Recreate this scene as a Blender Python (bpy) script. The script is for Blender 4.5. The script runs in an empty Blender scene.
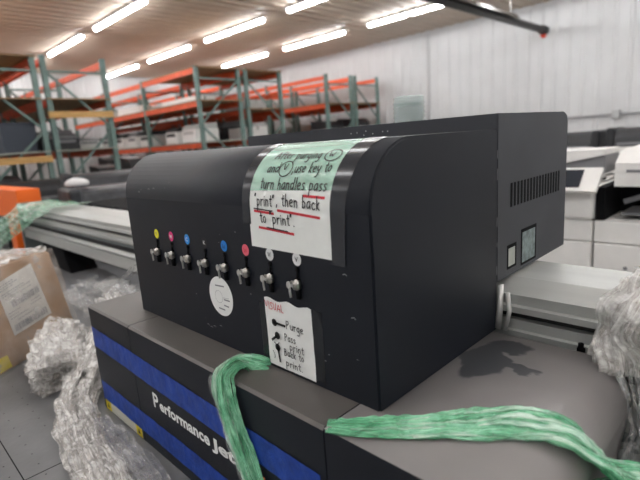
import bpy, bmesh, math, random
from mathutils import Vector, Matrix, noise
S = bpy.context.scene
COL = S.collection
PI = math.pi

# ------------------------------------------------------------------ camera
yaw, pitch, roll = math.radians(-45.52), math.radians(-11.81), math.radians(-4.14)
F = Vector((math.sin(yaw)*math.cos(pitch), math.cos(yaw)*math.cos(pitch), math.sin(pitch)))
R0 = Vector((math.cos(yaw), -math.sin(yaw), 0)); U0 = R0.cross(F)
RR = R0*math.cos(roll) + U0*math.sin(roll); UU = U0*math.cos(roll) - R0*math.sin(roll)
cam = bpy.data.objects.new('camera', bpy.data.cameras.new('camera')); COL.objects.link(cam)
mw = Matrix.Identity(4)
for i in range(3):
    mw[i][0] = RR[i]; mw[i][1] = UU[i]; mw[i][2] = -F[i]
mw[2][3] = 1.54
cam.matrix_world = mw
cam.data.sensor_width = 36; cam.data.lens = 475*36/640; cam.data.clip_start = .02; cam.data.clip_end = 100
cam.data.dof.use_dof = True; cam.data.dof.focus_distance = 1.15; cam.data.dof.aperture_fstop = 3.0
S.camera = cam
# ------------------------------------------------------------------ world, exposure
w = bpy.data.worlds.new('world'); S.world = w; w.use_nodes = True
w.node_tree.nodes['Background'].inputs[0].default_value = (.8, .82, .85, 1)
w.node_tree.nodes['Background'].inputs[1].default_value = .6
S.view_settings.view_transform = 'Standard'; S.view_settings.look = 'None'
S.view_settings.gamma = 1; S.view_settings.use_curve_mapping = False
S.view_settings.exposure = 1.75
LAMP = 9.0
CEIL = 4.29

# ------------------------------------------------------------------ materials
MAT = {}
def mat(name, col, rough=.5, metal=0, spec=.5, var=0, vscale=8, bump=0, bscale=60, emit=0, alpha=None, trans=0, coat=0, stretch=None, col2=None, detail=4):
    if name in MAT: return MAT[name]
    m = bpy.data.materials.new(name); m.use_nodes = True; nt = m.node_tree; b = nt.nodes['Principled BSDF']
    b.inputs['Base Color'].default_value = (*col, 1); b.inputs['Roughness'].default_value = rough
    b.inputs['Metallic'].default_value = metal; b.inputs['Specular IOR Level'].default_value = spec
    b.inputs['Transmission Weight'].default_value = trans; b.inputs['Coat Weight'].default_value = coat
    if alpha is not None: b.inputs['Alpha'].default_value = alpha
    if emit: b.inputs['Emission Color'].default_value = (*col, 1); b.inputs['Emission Strength'].default_value = emit
    tc = nt.nodes.new('ShaderNodeTexCoord'); src = tc.outputs['Object']
    if stretch:
        mp = nt.nodes.new('ShaderNodeMapping'); mp.inputs['Scale'].default_value = stretch
        nt.links.new(src, mp.inputs[0]); src = mp.outputs[0]
    if var or col2:
        n = nt.nodes.new('ShaderNodeTexNoise'); n.inputs['Scale'].default_value = vscale; n.inputs['Detail'].default_value = detail
        nt.links.new(src, n.inputs['Vector'])
        r = nt.nodes.new('ShaderNodeValToRGB'); r.color_ramp.elements[0].position = .35; r.color_ramp.elements[1].position = .65
        c2 = col2 if col2 else tuple(min(1, c*(1+var)) for c in col)
        c1 = col if col2 else tuple(c*(1-var) for c in col)
        r.color_ramp.elements[0].color = (*c1, 1); r.color_ramp.elements[1].color = (*c2, 1)
        nt.links.new(n.outputs[0], r.inputs[0]); nt.links.new(r.outputs[0], b.inputs['Base Color'])
    if bump:
        n2 = nt.nodes.new('ShaderNodeTexNoise'); n2.inputs['Scale'].default_value = bscale; n2.inputs['Detail'].default_value = 3
        nt.links.new(src, n2.inputs['Vector'])
        bp = nt.nodes.new('ShaderNodeBump'); bp.inputs['Strength'].default_value = bump; bp.inputs['Distance'].default_value = .01
        nt.links.new(n2.outputs[0], bp.inputs['Height']); nt.links.new(bp.outputs[0], b.inputs['Normal'])
    MAT[name] = m; return m

def film(name, col, col2, a0, a1, sc=30, stretch=(1, 1, 1), rough=.25, bump=.8, crinkle=75, osc=22):
    m = bpy.data.materials.new(name); m.use_nodes = True; nt = m.node_tree; b = nt.nodes['Principled BSDF']; L = nt.links.new; N = nt.nodes.new
    b.inputs['Roughness'].default_value = rough; b.inputs['Specular IOR Level'].default_value = .9
    tc = N('ShaderNodeTexCoord'); mp = N('ShaderNodeMapping'); mp.inputs['Scale'].default_value = stretch; L(tc.outputs['UV'], mp.inputs[0])
    n = N('ShaderNodeTexNoise'); n.inputs['Scale'].default_value = sc; n.inputs['Detail'].default_value = 6; n.inputs['Distortion'].default_value = .6; L(mp.outputs[0], n.inputs['Vector'])
    n3 = N('ShaderNodeTexNoise'); n3.inputs['Scale'].default_value = osc; n3.inputs['Detail'].default_value = 6; n3.inputs['Distortion'].default_value = 1.2; L(tc.outputs['Object'], n3.inputs['Vector'])
    ad = N('ShaderNodeMath'); ad.operation = 'ADD'; L(n.outputs[0], ad.inputs[0]); L(n3.outputs[0], ad.inputs[1])
    hf = N('ShaderNodeMath'); hf.operation = 'MULTIPLY'; hf.inputs[1].default_value = .5; L(ad.outputs[0], hf.inputs[0])
    r = N('ShaderNodeValToRGB'); r.color_ramp.elements[0].position = .40; r.color_ramp.elements[1].position = .62
    r.color_ramp.elements[0].color = (*col, 1); r.color_ramp.elements[1].color = (*col2, 1)
    L(hf.outputs[0], r.inputs[0]); L(r.outputs[0], b.inputs['Base Color'])
    mr = N('ShaderNodeMapRange'); mr.inputs[1].default_value = .38; mr.inputs[2].default_value = .62; mr.inputs[3].default_value = a0; mr.inputs[4].default_value = a1
    L(hf.outputs[0], mr.inputs[0]); L(mr.outputs[0], b.inputs['Alpha'])
    v = N('ShaderNodeTexVoronoi'); v.inputs['Scale'].default_value = crinkle
    ds = N('ShaderNodeVectorMath'); ds.operation = 'MULTIPLY_ADD'; ds.inputs[1].default_value = (.03, .03, .03); L(n3.outputs['Color'], ds.inputs[0]); L(tc.outputs['Object'], ds.inputs[2]); L(ds.outputs[0], v.inputs['Vector'])
    bp = N('ShaderNodeBump'); bp.inputs['Strength'].default_value = bump; bp.inputs['Distance'].default_value = .008
    L(v.outputs['Distance'], bp.inputs['Height']); L(bp.outputs[0], b.inputs['Normal'])
    MAT[name] = m; return m

black = mat('black_powder_coat', (.010, .0125, .019), .46, spec=.32, bump=.12, bscale=900, var=.12, vscale=5)
boxblack = mat('grey_black_powder_coat', (.052, .055, .064), .5, spec=.35, bump=.12, bscale=900, var=.1, vscale=5)
dark = mat('dark_satin', (.018, .019, .022), .4, var=.15)
pureblack = mat('deep_black', (.004, .004, .005), .7, spec=.12)
paper = mat('white_paper', (.87, .88, .86), .75, var=.03, vscale=20)
green_paper = mat('paper', (.87, .89, .86), .6, var=.03, vscale=20)
ink = mat('black_ink', (.012, .012, .014), .5)
redink = mat('red_ink', (.62, .03, .05), .6)
greyink = mat('grey_ink', (.25, .25, .27), .6)
tape_clear = mat('clear_tape', (.035, .038, .045), .18, spec=.6)
blue = mat('blue_tape', (.012, .055, .33), .55, var=.18, vscale=25, bump=.5, bscale=40)
yellow = mat('yellow_label', (.75, .6, .02), .5)
chrome = mat('worn_chrome', (.55, .53, .5), .3, metal=1, var=.2, vscale=60)
steelw = mat('bright_steel', (.6, .6, .58), .45, metal=.6)
silver = mat('silver_aluminium', (.52, .53, .51), .40, metal=.45, var=.06, vscale=6, stretch=(.3, 3, 3))
silver2 = mat('grey_aluminium', (.22, .25, .255), .5, metal=.3, var=.08, vscale=6)
belt = mat('black_belt', (.015, .015, .016), .6)
bed = mat('table_laminate', (.17, .172, .178), .42, var=.12, vscale=5, bump=.1, bscale=60)
teal = mat('rack_green_paint', (.15, .225, .205), .55, var=.15, vscale=6)
orange = mat('rack_orange_paint', (.70, .10, .03), .5, var=.12, vscale=6)
bright_orange = mat('bright_orange_paint', (.95, .16, .01), .45)
board = mat('particle_board', (.30, .19, .10), .75, var=.18, vscale=10)
lumber = mat('yellow_lumber', (.56, .33, .12), .7, var=.15, vscale=12, stretch=(5, .5, 5))
galv = mat('grey_deck_edge', (.34, .35, .30), .6, var=.1)
white = mat('copier_white', (.80, .785, .76), .45, var=.03)
white2 = mat('copier_light_grey', (.50, .49, .47), .5, var=.03)
grey = mat('copier_grey', (.20, .20, .21), .5)
screen = mat('dark_screen', (.03, .035, .045), .2)
kraft = mat('kraft_cardboard', (.40, .255, .155), .8, var=.1, vscale=9)
wallm = mat('white_wall_panel', (.60, .60, .60), .55, var=.03, vscale=2)
ceilm = mat('ceiling_panel', (.56, .46, .37), .5, var=.05, vscale=1.5)
concrete = mat('concrete', (.30, .295, .285), .5, var=.12, vscale=1.5)
pipe_m = mat('dark_pipe', (.035, .033, .032), .5)
lampm = mat('lamp_diffuser', (.97, .98, 1.0), .5, emit=LAMP)
lamp_housing = mat('lamp_housing', (.7, .7, .68), .5)
glassm = mat('clear_plastic', (.50, .60, .58), .08, alpha=.36, spec=.9)
toteblue = mat('tote_plastic', (.045, .055, .075), .5)
green_film = film('green_film', (.05, .50, .22), (.50, .96, .66), .36, .88, 5, (.3, 7, 1), rough=.2, bump=.3, osc=12)
green_film2 = film('green_film_pale', (.22, .66, .38), (.80, .96, .85), .30, .88, 5, (.3, 6, 1), rough=.2, bump=.3, osc=12)
clear_film = film('clear_film', (.66, .62, .58), (.97, .96, .94), .22, .78, 4, (.9, 1.2, 1), rough=.14, bump=.4, crinkle=90, osc=30)
clear_film2 = film('clear_film_thin', (.7, .69, .68), (.92, .92, .92), .06, .42, 5, (.9, 1.4, 1), rough=.12, bump=.4, crinkle=90)
box_film = film('box_film', (.66, .56, .48), (.88, .85, .81), .06, .34, 4, (1.6, 1.6, 1), rough=.14, bump=.5, crinkle=24, osc=9)

def platform_mat():
    """satin cover top, its grey lifted to carry the ceiling reflection, with one dark dusty blotch of its own shape"""
    m = bpy.data.materials.new('cover_ceiling_sheen_grey'); m.use_nodes = True; nt = m.node_tree; b = nt.nodes['Principled BSDF']
    L = nt.links.new; N = nt.nodes.new
    tc = N('ShaderNodeTexCoord')
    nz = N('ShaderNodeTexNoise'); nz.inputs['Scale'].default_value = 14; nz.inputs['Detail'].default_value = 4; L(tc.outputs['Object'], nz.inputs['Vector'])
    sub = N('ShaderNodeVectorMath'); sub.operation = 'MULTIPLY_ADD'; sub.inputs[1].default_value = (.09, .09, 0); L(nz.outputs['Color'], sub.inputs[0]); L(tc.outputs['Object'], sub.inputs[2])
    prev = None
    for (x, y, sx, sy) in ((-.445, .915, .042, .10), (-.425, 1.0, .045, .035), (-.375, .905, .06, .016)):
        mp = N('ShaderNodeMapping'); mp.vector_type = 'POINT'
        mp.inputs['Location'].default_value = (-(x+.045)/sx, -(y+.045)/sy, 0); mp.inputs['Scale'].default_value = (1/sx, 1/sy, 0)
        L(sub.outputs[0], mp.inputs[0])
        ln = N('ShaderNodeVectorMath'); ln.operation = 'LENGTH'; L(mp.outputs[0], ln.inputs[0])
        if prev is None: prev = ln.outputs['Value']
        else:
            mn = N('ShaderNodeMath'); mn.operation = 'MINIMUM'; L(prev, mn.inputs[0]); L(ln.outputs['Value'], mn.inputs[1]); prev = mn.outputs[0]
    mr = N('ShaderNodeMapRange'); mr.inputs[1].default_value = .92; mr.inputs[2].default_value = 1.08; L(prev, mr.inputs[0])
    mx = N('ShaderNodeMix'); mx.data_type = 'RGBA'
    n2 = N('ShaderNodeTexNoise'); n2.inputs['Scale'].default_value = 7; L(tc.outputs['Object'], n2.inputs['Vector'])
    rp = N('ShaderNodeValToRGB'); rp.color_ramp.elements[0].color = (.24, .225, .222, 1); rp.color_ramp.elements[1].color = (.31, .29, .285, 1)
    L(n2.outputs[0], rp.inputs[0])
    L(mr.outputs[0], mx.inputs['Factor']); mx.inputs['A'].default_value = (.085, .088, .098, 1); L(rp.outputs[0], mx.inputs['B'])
    L(mx.outputs['Result'], b.inputs['Base Color'])
    b.inputs['Roughness'].default_value = .42
    MAT['platform'] = m; return m
platform = platform_mat()
covertop = mat('cover_ceiling_sheen_brown', (.125, .115, .107), .4, var=.12, vscale=6, bump=.1, bscale=500)  # ceiling reflection on the dark cover top is put into this base colour

# ------------------------------------------------------------------ helpers
def link(o, parent=None):
    COL.objects.link(o)
    if parent: o.parent = parent
    return o
def obj(name, bm, m, parent=None, smooth=False, kind=None):
    me = bpy.data.meshes.new(name); bm.normal_update(); bm.to_mesh(me); bm.free()
    ms = m if isinstance(m, (list, tuple)) else [m]
    for k in ms: me.materials.append(k)
    if smooth:
        for p in me.polygons: p.use_smooth = True
    o = bpy.data.objects.new(name, me); link(o, parent)
    if kind: o['kind'] = kind
    return o
def tag(o, label, cat, group=None):
    o['label'] = label; o['category'] = cat
    if group: o['group'] = group
    return o
def thing(name, label, cat, loc=(0, 0, 0), rz=0, group=None):
    o = bpy.data.objects.new(name, None); o.empty_display_size = .1; COL.objects.link(o)
    o.location = loc; o.rotation_euler = (0, 0, rz); return tag(o, label, cat, group)
def dup(root, loc, rz, label, group=None, scale=None):
    r = root.copy(); COL.objects.link(r); r.location = loc; r.rotation_euler = (0, 0, rz); r['label'] = label
    if group: r['group'] = group
    if scale: r.scale = scale
    for ch in list(root.children):
        c = ch.copy(); COL.objects.link(c); c.parent = r
        for g in ch.children:
            d = g.copy(); COL.objects.link(d); d.parent = c
    return r
def box(bm, a, b, bev=0, mi=0):
    x0, y0, z0 = a; x1, y1, z1 = b
    vs = [bm.verts.new((x, y, z)) for z in (z0, z1) for y in (y0, y1) for x in (x0, x1)]
    fs = [bm.faces.new([vs[i] for i in f]) for f in ((0, 2, 3, 1), (4, 5, 7, 6), (0, 1, 5, 4), (2, 6, 7, 3), (0, 4, 6, 2), (1, 3, 7, 5))]
    for f in fs: f.material_index = mi
    if bev:
        es = list({e for f in fs for e in f.edges})
        bmesh.ops.bevel(bm, geom=es, offset=bev, segments=2, affect='EDGES', profile=.5)
    return vs
def bbox(*args, **k):
    bm = bmesh.new(); box(bm, *args, **k); return bm
def prism(bm, pts, axis, a, b, mi=0):
    """extrude a closed 2D outline along an axis; pts are the other two coordinates in xyz order"""
    def mk(p, t): 
        return {'x': (t, p[0], p[1]), 'y': (p[0], t, p[1]), 'z': (p[0], p[1], t)}[axis]
    A = [bm.verts.new(mk(p, a)) for p in pts]; B = [bm.verts.new(mk(p, b)) for p in pts]; n = len(pts)
    fs = [bm.faces.new((A[i], A[(i+1) % n], B[(i+1) % n], B[i])) for i in range(n)]
    fs += [bm.faces.new(A[::-1]), bm.faces.new(B)]
    for f in fs: f.material_index = mi
    bmesh.ops.recalc_face_normals(bm, faces=fs)
    return fs
def bar(bm, p, q, wd, ht=None, mi=0):
    p = Vector(p); q = Vector(q); d = (q-p).normalized(); ht = ht or wd
    s = d.cross(Vector((0, 0, 1))); s = s.normalized() if s.length > .01 else Vector((1, 0, 0)); u = s.cross(d)
    vs = [bm.verts.new(o+s*a*wd/2+u*b*ht/2) for o in (p, q) for a, b in ((-1, -1), (1, -1), (1, 1), (-1, 1))]
    for f in ((0, 1, 2, 3), (7, 6, 5, 4), (0, 4, 5, 1), (1, 5, 6, 2), (2, 6, 7, 3), (3, 7, 4, 0)):
        bm.faces.new([vs[i] for i in f]).material_index = mi
def tube(bm, pts, r, n=10, cap=True, mi=0):
    pts = [Vector(p) for p in pts]; rings = []; u = None
    for i, p in enumerate(pts):
        d = (pts[min(i+1, len(pts)-1)]-pts[max(i-1, 0)]).normalized()
        if u is None: u = d.orthogonal().normalized()
        u = (u-d*u.dot(d)).normalized(); v = d.cross(u); rr = r[i] if isinstance(r, (list, tuple)) else r
        rings.append([bm.verts.new(p+(u*math.cos(2*PI*k/n)+v*math.sin(2*PI*k/n))*rr) for k in range(n)])
    for a, b in zip(rings, rings[1:]):
        for k in range(n): bm.faces.new((a[k], a[(k+1) % n], b[(k+1) % n], b[k])).material_index = mi
    if cap: bm.faces.new(rings[0][::-1]).material_index = mi; bm.faces.new(rings[-1]).material_index = mi
def disc(bm, fn, u0, v0, ru, rv, n=28, mi=0):
    bm.faces.new([bm.verts.new(fn(u0+ru*math.cos(2*PI*k/n), v0+rv*math.sin(2*PI*k/n))) for k in range(n)]).material_index = mi
def lathe(bm, prof, c=(0, 0, 0), n=24):
    rings = [[bm.verts.new((c[0]+r*math.cos(2*PI*k/n), c[1]+r*math.sin(2*PI*k/n), c[2]+z)) for k in range(n)] for r, z in prof]
    for a, b in zip(rings, rings[1:]):
        for k in range(n): bm.faces.new((a[k], a[(k+1) % n], b[(k+1) % n], b[k]))
    bm.faces.new(rings[0][::-1]); bm.faces.new(rings[-1])

# handwriting: strokes on a unit grid (baseline 0, x-height 1, ascender 1.8)
GL = {
 'A': (1.2, ['0,0 .35,.9 .62,1.75 .85,.9 1.05,0', '.15,.6 1,.65']), 'f': (.7, ['.75,1.6 .55,1.8 .38,1.6 .35,.8 .3,-.1', '.1,1 .65,1.05']),
 't': (.65, ['.35,1.6 .32,.2 .45,0 .6,.08', '.08,1.05 .62,1.1']), 'e': (.85, ['.08,.5 .7,.6 .65,.95 .4,1.03 .12,.8 .08,.4 .3,.02 .7,.12']),
 'r': (.7, ['.12,1 .15,0', '.15,.6 .35,.95 .65,.95']), 'p': (.9, ['.12,1 .1,-.8', '.12,.8 .4,1.02 .72,.8 .7,.25 .4,0 .12,.15']),
 'u': (.85, ['.1,1 .12,.25 .35,0 .6,.2 .68,1', '.68,1 .7,0']), 'g': (.85, ['.68,.9 .4,1.02 .1,.7 .15,.2 .4,.05 .66,.3', '.68,1 .68,-.5 .4,-.8 .1,-.6']),
 'i': (.35, ['.15,1 .17,0', '.15,1.4 .2,1.42']), 'n': (.85, ['.1,1 .12,0', '.12,.6 .35,.98 .62,.9 .68,.4 .68,0']),
 'W': (1.5, ['.05,1.7 .3,0 .68,1.3 1,0 1.35,1.75']), 'V': (1.1, ['.05,1.7 .5,0 .95,1.75']),
 'a': (.85, ['.65,.95 .35,1.02 .08,.6 .12,.1 .4,0 .65,.4', '.66,1 .7,0']), 'd': (.9, ['.65,.85 .35,1 .08,.6 .12,.1 .4,0 .65,.3', '.7,1.8 .7,0']),
 's': (.75, ['.62,.95 .3,1.02 .12,.75 .35,.52 .6,.35 .55,.08 .1,.03']), 'k': (.8, ['.12,1.8 .12,0', '.62,1 .14,.45 .65,0']),
 'y': (.85, ['.1,1 .15,.4 .4,.2 .65,.5', '.72,1 .62,0 .4,-.7 .1,-.75']), 'o': (.85, ['.4,1.02 .1,.75 .1,.25 .4,0 .68,.25 .68,.75 .4,1.02']),
 'h': (.85, ['.12,1.8 .12,0', '.12,.6 .38,.98 .62,.85 .68,0']), 'l': (.35, ['.17,1.8 .17,0']), 'b': (.85, ['.12,1.8 .12,0', '.12,.8 .4,1 .7,.7 .62,.1 .3,0 .12,.2']),
 'c': (.75, ['.65,.85 .38,1.02 .1,.7 .12,.2 .4,0 .68,.15']), 'P': (1, ['.15,1.7 .12,0', '.15,1.65 .6,1.7 .8,1.3 .5,.9 .15,.85']),
 'B': (1, ['.15,1.7 .12,0', '.15,1.65 .6,1.65 .7,1.2 .15,.95 .75,.75 .75,.15 .12,0']), '"': (.5, ['.12,1.8 .1,1.4', '.32,1.8 .3,1.4']),
 '.': (.4, ['.15,.0 .2,.04']), ',': (.4, ['.2,.12 .08,-.3']), ' ': (.6, []),
 'I': (.4, ['.2,1.7 .2,0']), 'S': (1, ['.85,1.5 .5,1.75 .15,1.4 .45,.95 .85,.6 .7,.1 .1,.1']), 'U': (1.1, ['.1,1.7 .12,.5 .5,0 .85,.4 .92,1.7']), 'L': (.85, ['.12,1.7 .12,0 .75,.05'])}
def write(text, u, v, xh, slope=0, width=None):
    """stroke list in surface coordinates"""
    out = []; x = 0; rnd = random.Random(text)
    tot = sum(GL[c][0]+.12 for c in text)
    sx = (width/tot) if width else xh
    for ch in text:
        wd, st = GL[ch]; dy = rnd.uniform(-.06, .06)
        for s in st:
            pts = [tuple(float(t) for t in q.split(',')) for q in s.split()]
            if len(pts) > 2:   # soften by chaikin
                for _ in range(2):
                    n = [pts[0]]
                    for a, b in zip(pts, pts[1:]):
                        n += [(a[0]*.75+b[0]*.25, a[1]*.75+b[1]*.25), (a[0]*.25+b[0]*.75, a[1]*.25+b[1]*.75)]
                    pts = n+[pts[-1]]
            out.append([(u+(x+a)*sx, v+(b+dy)*xh+slope*(x+a)*sx) for a, b in pts])
        x += wd+.12
    return out
def ribbons(bm, strokes, fn, wd, mi=0, off=.0009):
    for s in strokes:
        L, Rr = [], []
        for i, p in enumerate(s):
            a = s[max(i-1, 0)]; b = s[min(i+1, len(s)-1)]
            dx, dy = b[0]-a[0], b[1]-a[1]; l = math.hypot(dx, dy) or 1; nx, ny = -dy/l*wd/2, dx/l*wd/2
            ex, ey = (dx/l*wd*.35, dy/l*wd*.35) if i in (0, len(s)-1) else (0, 0)
            if i == 0: ex, ey = -ex, -ey
            L.append(bm.verts.new(fn(p[0]+nx+ex, p[1]+ny+ey, off))); Rr.append(bm.verts.new(fn(p[0]-nx+ex, p[1]-ny+ey, off)))
        for i in range(len(s)-1): bm.faces.new((Rr[i], Rr[i+1], L[i+1], L[i])).material_index = mi
def circle(u, v, ru, rv, n=22, a0=0):
    return [(u+ru*math.cos(2*PI*k/n+a0), v+rv*math.sin(2*PI*k/n+a0)) for k in range(n+1)]
def glyphs(bm, text, fn, u, v, size, width=None, off=.0009, mi=0, bold=.0):
    """printed lettering from the built-in font, laid on a surface"""
    c = bpy.data.curves.new('lettering', 'FONT'); c.body = text; c.size = size; c.offset = bold; c.resolution_u = 3
    o = bpy.data.objects.new('lettering', c); COL.objects.link(o)
    me = bpy.data.meshes.new_from_object(o.evaluated_get(bpy.context.evaluated_depsgraph_get()))
    bpy.data.objects.remove(o); bpy.data.curves.remove(c)
    xs = [q.co.x for q in me.vertices]; k = (width/(max(xs)-min(xs))) if width else 1; x0 = min(xs)
    vs = [bm.verts.new(fn(u+(q.co.x-x0)*k, v+q.co.y, off)) for q in me.vertices]
    for p in me.polygons:
        try: bm.faces.new([vs[i] for i in p.vertices]).material_index = mi
        except ValueError: pass
    bpy.data.meshes.remove(me)

def spline(P, n):
    P = [Vector(p) for p in P]; out = []
    Q = [P[0]*2-P[1]]+P+[P[-1]*2-P[-2]]
    for i in range(1, len(Q)-2):
        for k in range(n):
            t = k/n; a, b, c, d = Q[i-1:i+3]
            out.append(.5*((2*b)+(c-a)*t+(2*a-5*b+4*c-d)*t*t+(3*b-a-3*c+d)*t**3))
    out.append(P[-1]); return out
def wrap(name, path, ra, rb, m, seed, parent=None, n=14, folds=5, amp=.28, up=(0, 0, 1), nz=.35, ring=44, twist=0, minz=None, rad=None):
    """a gathered length of stretch film: a pleated, crumpled sleeve along a path; ra across, rb thick"""
    pts = spline(path, n); bm = bmesh.new(); uvl = bm.loops.layers.uv.new('uv'); rings = []; N = len(pts); up = Vector(up); rnd = random.Random(seed)
    ph = [rnd.uniform(0, 6.28) for _ in range(4)]; dist = 0; ds = []
    for i, p in enumerate(pts):
        if i: dist += (p-pts[i-1]).length
        ds.append(dist)
        d = (pts[min(i+1, N-1)]-pts[max(i-1, 0)]).normalized()
        s = d.cross(up); s = s.normalized() if s.length > .05 else d.orthogonal().normalized(); u = s.cross(d)
        t = i/(N-1); end = min(1, .35+t*9, .35+(1-t)*9); k0 = rad(t) if rad else 1
        ring_v = []
        for k in range(ring):
            a = 2*PI*k/ring+twist*t
            f = 1+amp*math.sin(folds*a+ph[0]+2.2*math.sin(3*t+ph[1]))*.6+amp*.5*math.sin((folds*2+1)*a+ph[2]+5*t)
            q = p+s*math.cos(a)*ra*f*end*k0+u*math.sin(a)*rb*f*end*k0
            f2 = noise.noise(q*13+Vector((seed, 0, 0)))*nz+noise.noise(q*34+Vector((0, seed, 0)))*nz*.32
            q = q+(s*math.cos(a)*ra+u*math.sin(a)*rb)*f2*k0
            if minz is not None and q.z < minz: q.z = minz+.0006*(k % 3)
            ring_v.append(bm.verts.new(q))
        rings.append(ring_v)
    for i in range(N-1):
        for k in range(ring):
            f = bm.faces.new((rings[i][k], rings[i][(k+1) % ring], rings[i+1][(k+1) % ring], rings[i+1][k]))
            for l, (ii, kk) in zip(f.loops, ((i, k), (i, k+1), (i+1, k+1), (i+1, k))):
                l[uvl].uv = (ds[ii]*4, kk/ring*(ra+rb)*14)
    bm.faces.new(rings[0][::-1]); bm.faces.new(rings[-1])
    bmesh.ops.recalc_face_normals(bm, faces=bm.faces[:])
    return obj(name, bm, m, parent, smooth=True)
def gather(name, path, width, thick, m, seed, parent=None, strips=18, n=14, up=(0, 0, 1), base=None, ragged=.35, rad=None, sw=.42):
    """stretch film pulled together into a hank: many thin crinkled webs running side by side"""
    pts = spline(path, n); N = len(pts); rnd = random.Random(seed); up = Vector(up); fr = []; dist = 0; ds = []
    for i, p in enumerate(pts):
        if i: dist += (p-pts[i-1]).length
        ds.append(dist); d = (pts[min(i+1, N-1)]-pts[max(i-1, 0)]).normalized()
        s = d.cross(up); s = s.normalized() if s.length > .05 else d.orthogonal().normalized(); fr.append((p, s, s.cross(d)))
    bm = bmesh.new(); uvl = bm.loops.layers.uv.new('uv'); NV = 7
    for q in range(strips):
        c = (q+.5)/strips*2-1+rnd.uniform(-.1, .1); h = rnd.uniform(.05, 1)*(1-.55*c*c); ph = rnd.uniform(0, 99); w_ = width*sw*rnd.uniform(.55, 1.25); tw = rnd.uniform(-1, 1)
        i0 = int(rnd.uniform(0, .05)*N) if q else 0; i1 = N-int(rnd.uniform(0, .06)*N); rows_ = []
        for i in range(i0, i1):
            p, s, u = fr[i]; t = i/(N-1); k = rad(t) if rad else 1
            wob = noise.noise(Vector((ds[i]*7, ph, 0)))*ragged; cc = (c+wob)*width*k
            hh = thick*k*(h+.35*noise.noise(Vector((ds[i]*13, ph, 4)))); row = []
            for j in range(NV):
                v = (j/(NV-1)-.5)*w_*k*(1+.5*noise.noise(Vector((ds[i]*16, ph, 8))))
                tilt = tw*.5+.9*noise.noise(Vector((ds[i]*9, ph, 2)))
                z = v*tilt*.5+.0035*noise.noise(Vector((ds[i]*60, ph, j*.9)))+.003*math.sin(j*2.1+ph)
                o_ = max(hh+z, .0008) if base is not None else hh+z-thick*.5
                row.append(bm.verts.new(p+s*(cc+v)+u*o_))
            rows_.append((row, ds[i]))
        for (ra, da), (rb, db) in zip(rows_, rows_[1:]):
            for j in range(NV-1):
                f = bm.faces.new((ra[j], ra[j+1], rb[j+1], rb[j])); f.smooth = True
                for l, uvv in zip(f.loops, ((da, j), (da, j+1), (db, j+1), (db, j))): l[uvl].uv = (uvv[0]*3, uvv[1]*.16+ph)
    return obj(name, bm, m, parent, smooth=True)
def sheet(name, fn, nu, nv, m, seed, amp, parent=None, freq=9, thick=0):
    bm = bmesh.new(); uvl = bm.loops.layers.uv.new('uv'); g = []
    for i in range(nu+1):
        row = []
        for j in range(nv+1):
            p = Vector(fn(i/nu, j/nv)); q = p+Vector((0, 0, seed))
            row.append(bm.verts.new(p+Vector((noise.noise(q*freq), noise.noise(q*freq+Vector((9, 0, 0))), noise.noise(q*freq+Vector((0, 9, 0)))))*amp))
        g.append(row)
    for i in range(nu):
        for j in range(nv):
            f = bm.faces.new((g[i][j], g[i+1][j], g[i+1][j+1], g[i][j+1]))
            for l, (a, b) in zip(f.loops, ((i, j), (i+1, j), (i+1, j+1), (i, j+1))): l[uvl].uv = (a/nu, b/nv)
    return obj(name, bm, m, parent, smooth=True)

# ------------------------------------------------------------------ the setting
XW, XE, YS, YN = -17.5, 9.0, -8.0, 12.2
o = obj('floor', bbox((XW-.2, YS-.2, -.1), (XE+.2, YN+.2, 0)), concrete, kind='structure')
def ribbed(axis, a, b, pitch, depth, top):
    pts = []; x = a
    while x < b-1e-6:
        pts += [(x, 0), (x+pitch*.34, 0), (x+pitch*.42, depth), (x+pitch*.58, depth), (x+pitch*.66, 0)]; x += pitch
    return pts
bm = bmesh.new()          # ceiling: ribs run along Y
pr = ribbed('x', XW, XE, .30, .028, 0)
for y0, y1 in ((YS, YN),):
    A = [bm.verts.new((x, y0, CEIL-d)) for x, d in pr]; B = [bm.verts.new((x, y1, CEIL-d)) for x, d in pr]
    for i in range(len(pr)-1): bm.faces.new((A[i], B[i], B[i+1], A[i+1]))
box(bm, (XW-.2, YS-.2, CEIL+.01), (XE+.2, YN+.2, CEIL+.1))
obj('ceiling', bm, ceilm, kind='structure')
bm = bmesh.new()          # back wall
pr = ribbed('x', XW, XE, .305, .022, 0)
A = [bm.verts.new((x, YN-d, 0)) for x, d in pr]; B = [bm.verts.new((x, YN-d, CEIL)) for x, d in pr]
for i in range(len(pr)-1): bm.faces.new((A[i], A[i+1], B[i+1], B[i]))
box(bm, (XW-.2, YN+.01, 0), (XE+.2, YN+.15, CEIL))
obj('wall_back', bm, wallm, kind='structure')
bm = bmesh.new(); pr = ribbed('y', YS, YN, .305, .022, 0)
A = [bm.verts.new((XW+d, y, 0)) for y, d in pr]; B = [bm.verts.new((XW+d, y, CEIL)) for y, d in pr]
for i in range(len(pr)-1): bm.faces.new((A[i], B[i], B[i+1], A[i+1]))
box(bm, (XW-.15, YS, 0), (XW-.01, YN, CEIL))
obj('wall_left', bm, wallm, kind='structure')
obj('wall_right', bbox((XE, YS, 0), (XE+.15, YN, CEIL)), wallm, kind='structure')
obj('wall_front', bbox((XW, YS-.15, 0), (XE, YS, CEIL)), wallm, kind='structure')
bm = bmesh.new(); box(bm, (XW, YN-.05, CEIL-.09), (XE, YN-.02, CEIL-.03))
obj('trim_1', bm, wallm, kind='structure')
bm = bmesh.new(); box(bm, (XW+.02, YS, CEIL-.09), (XW+.05, YN-.06, CEIL-.03))
obj('trim_2', bm, wallm, kind='structure')

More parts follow.
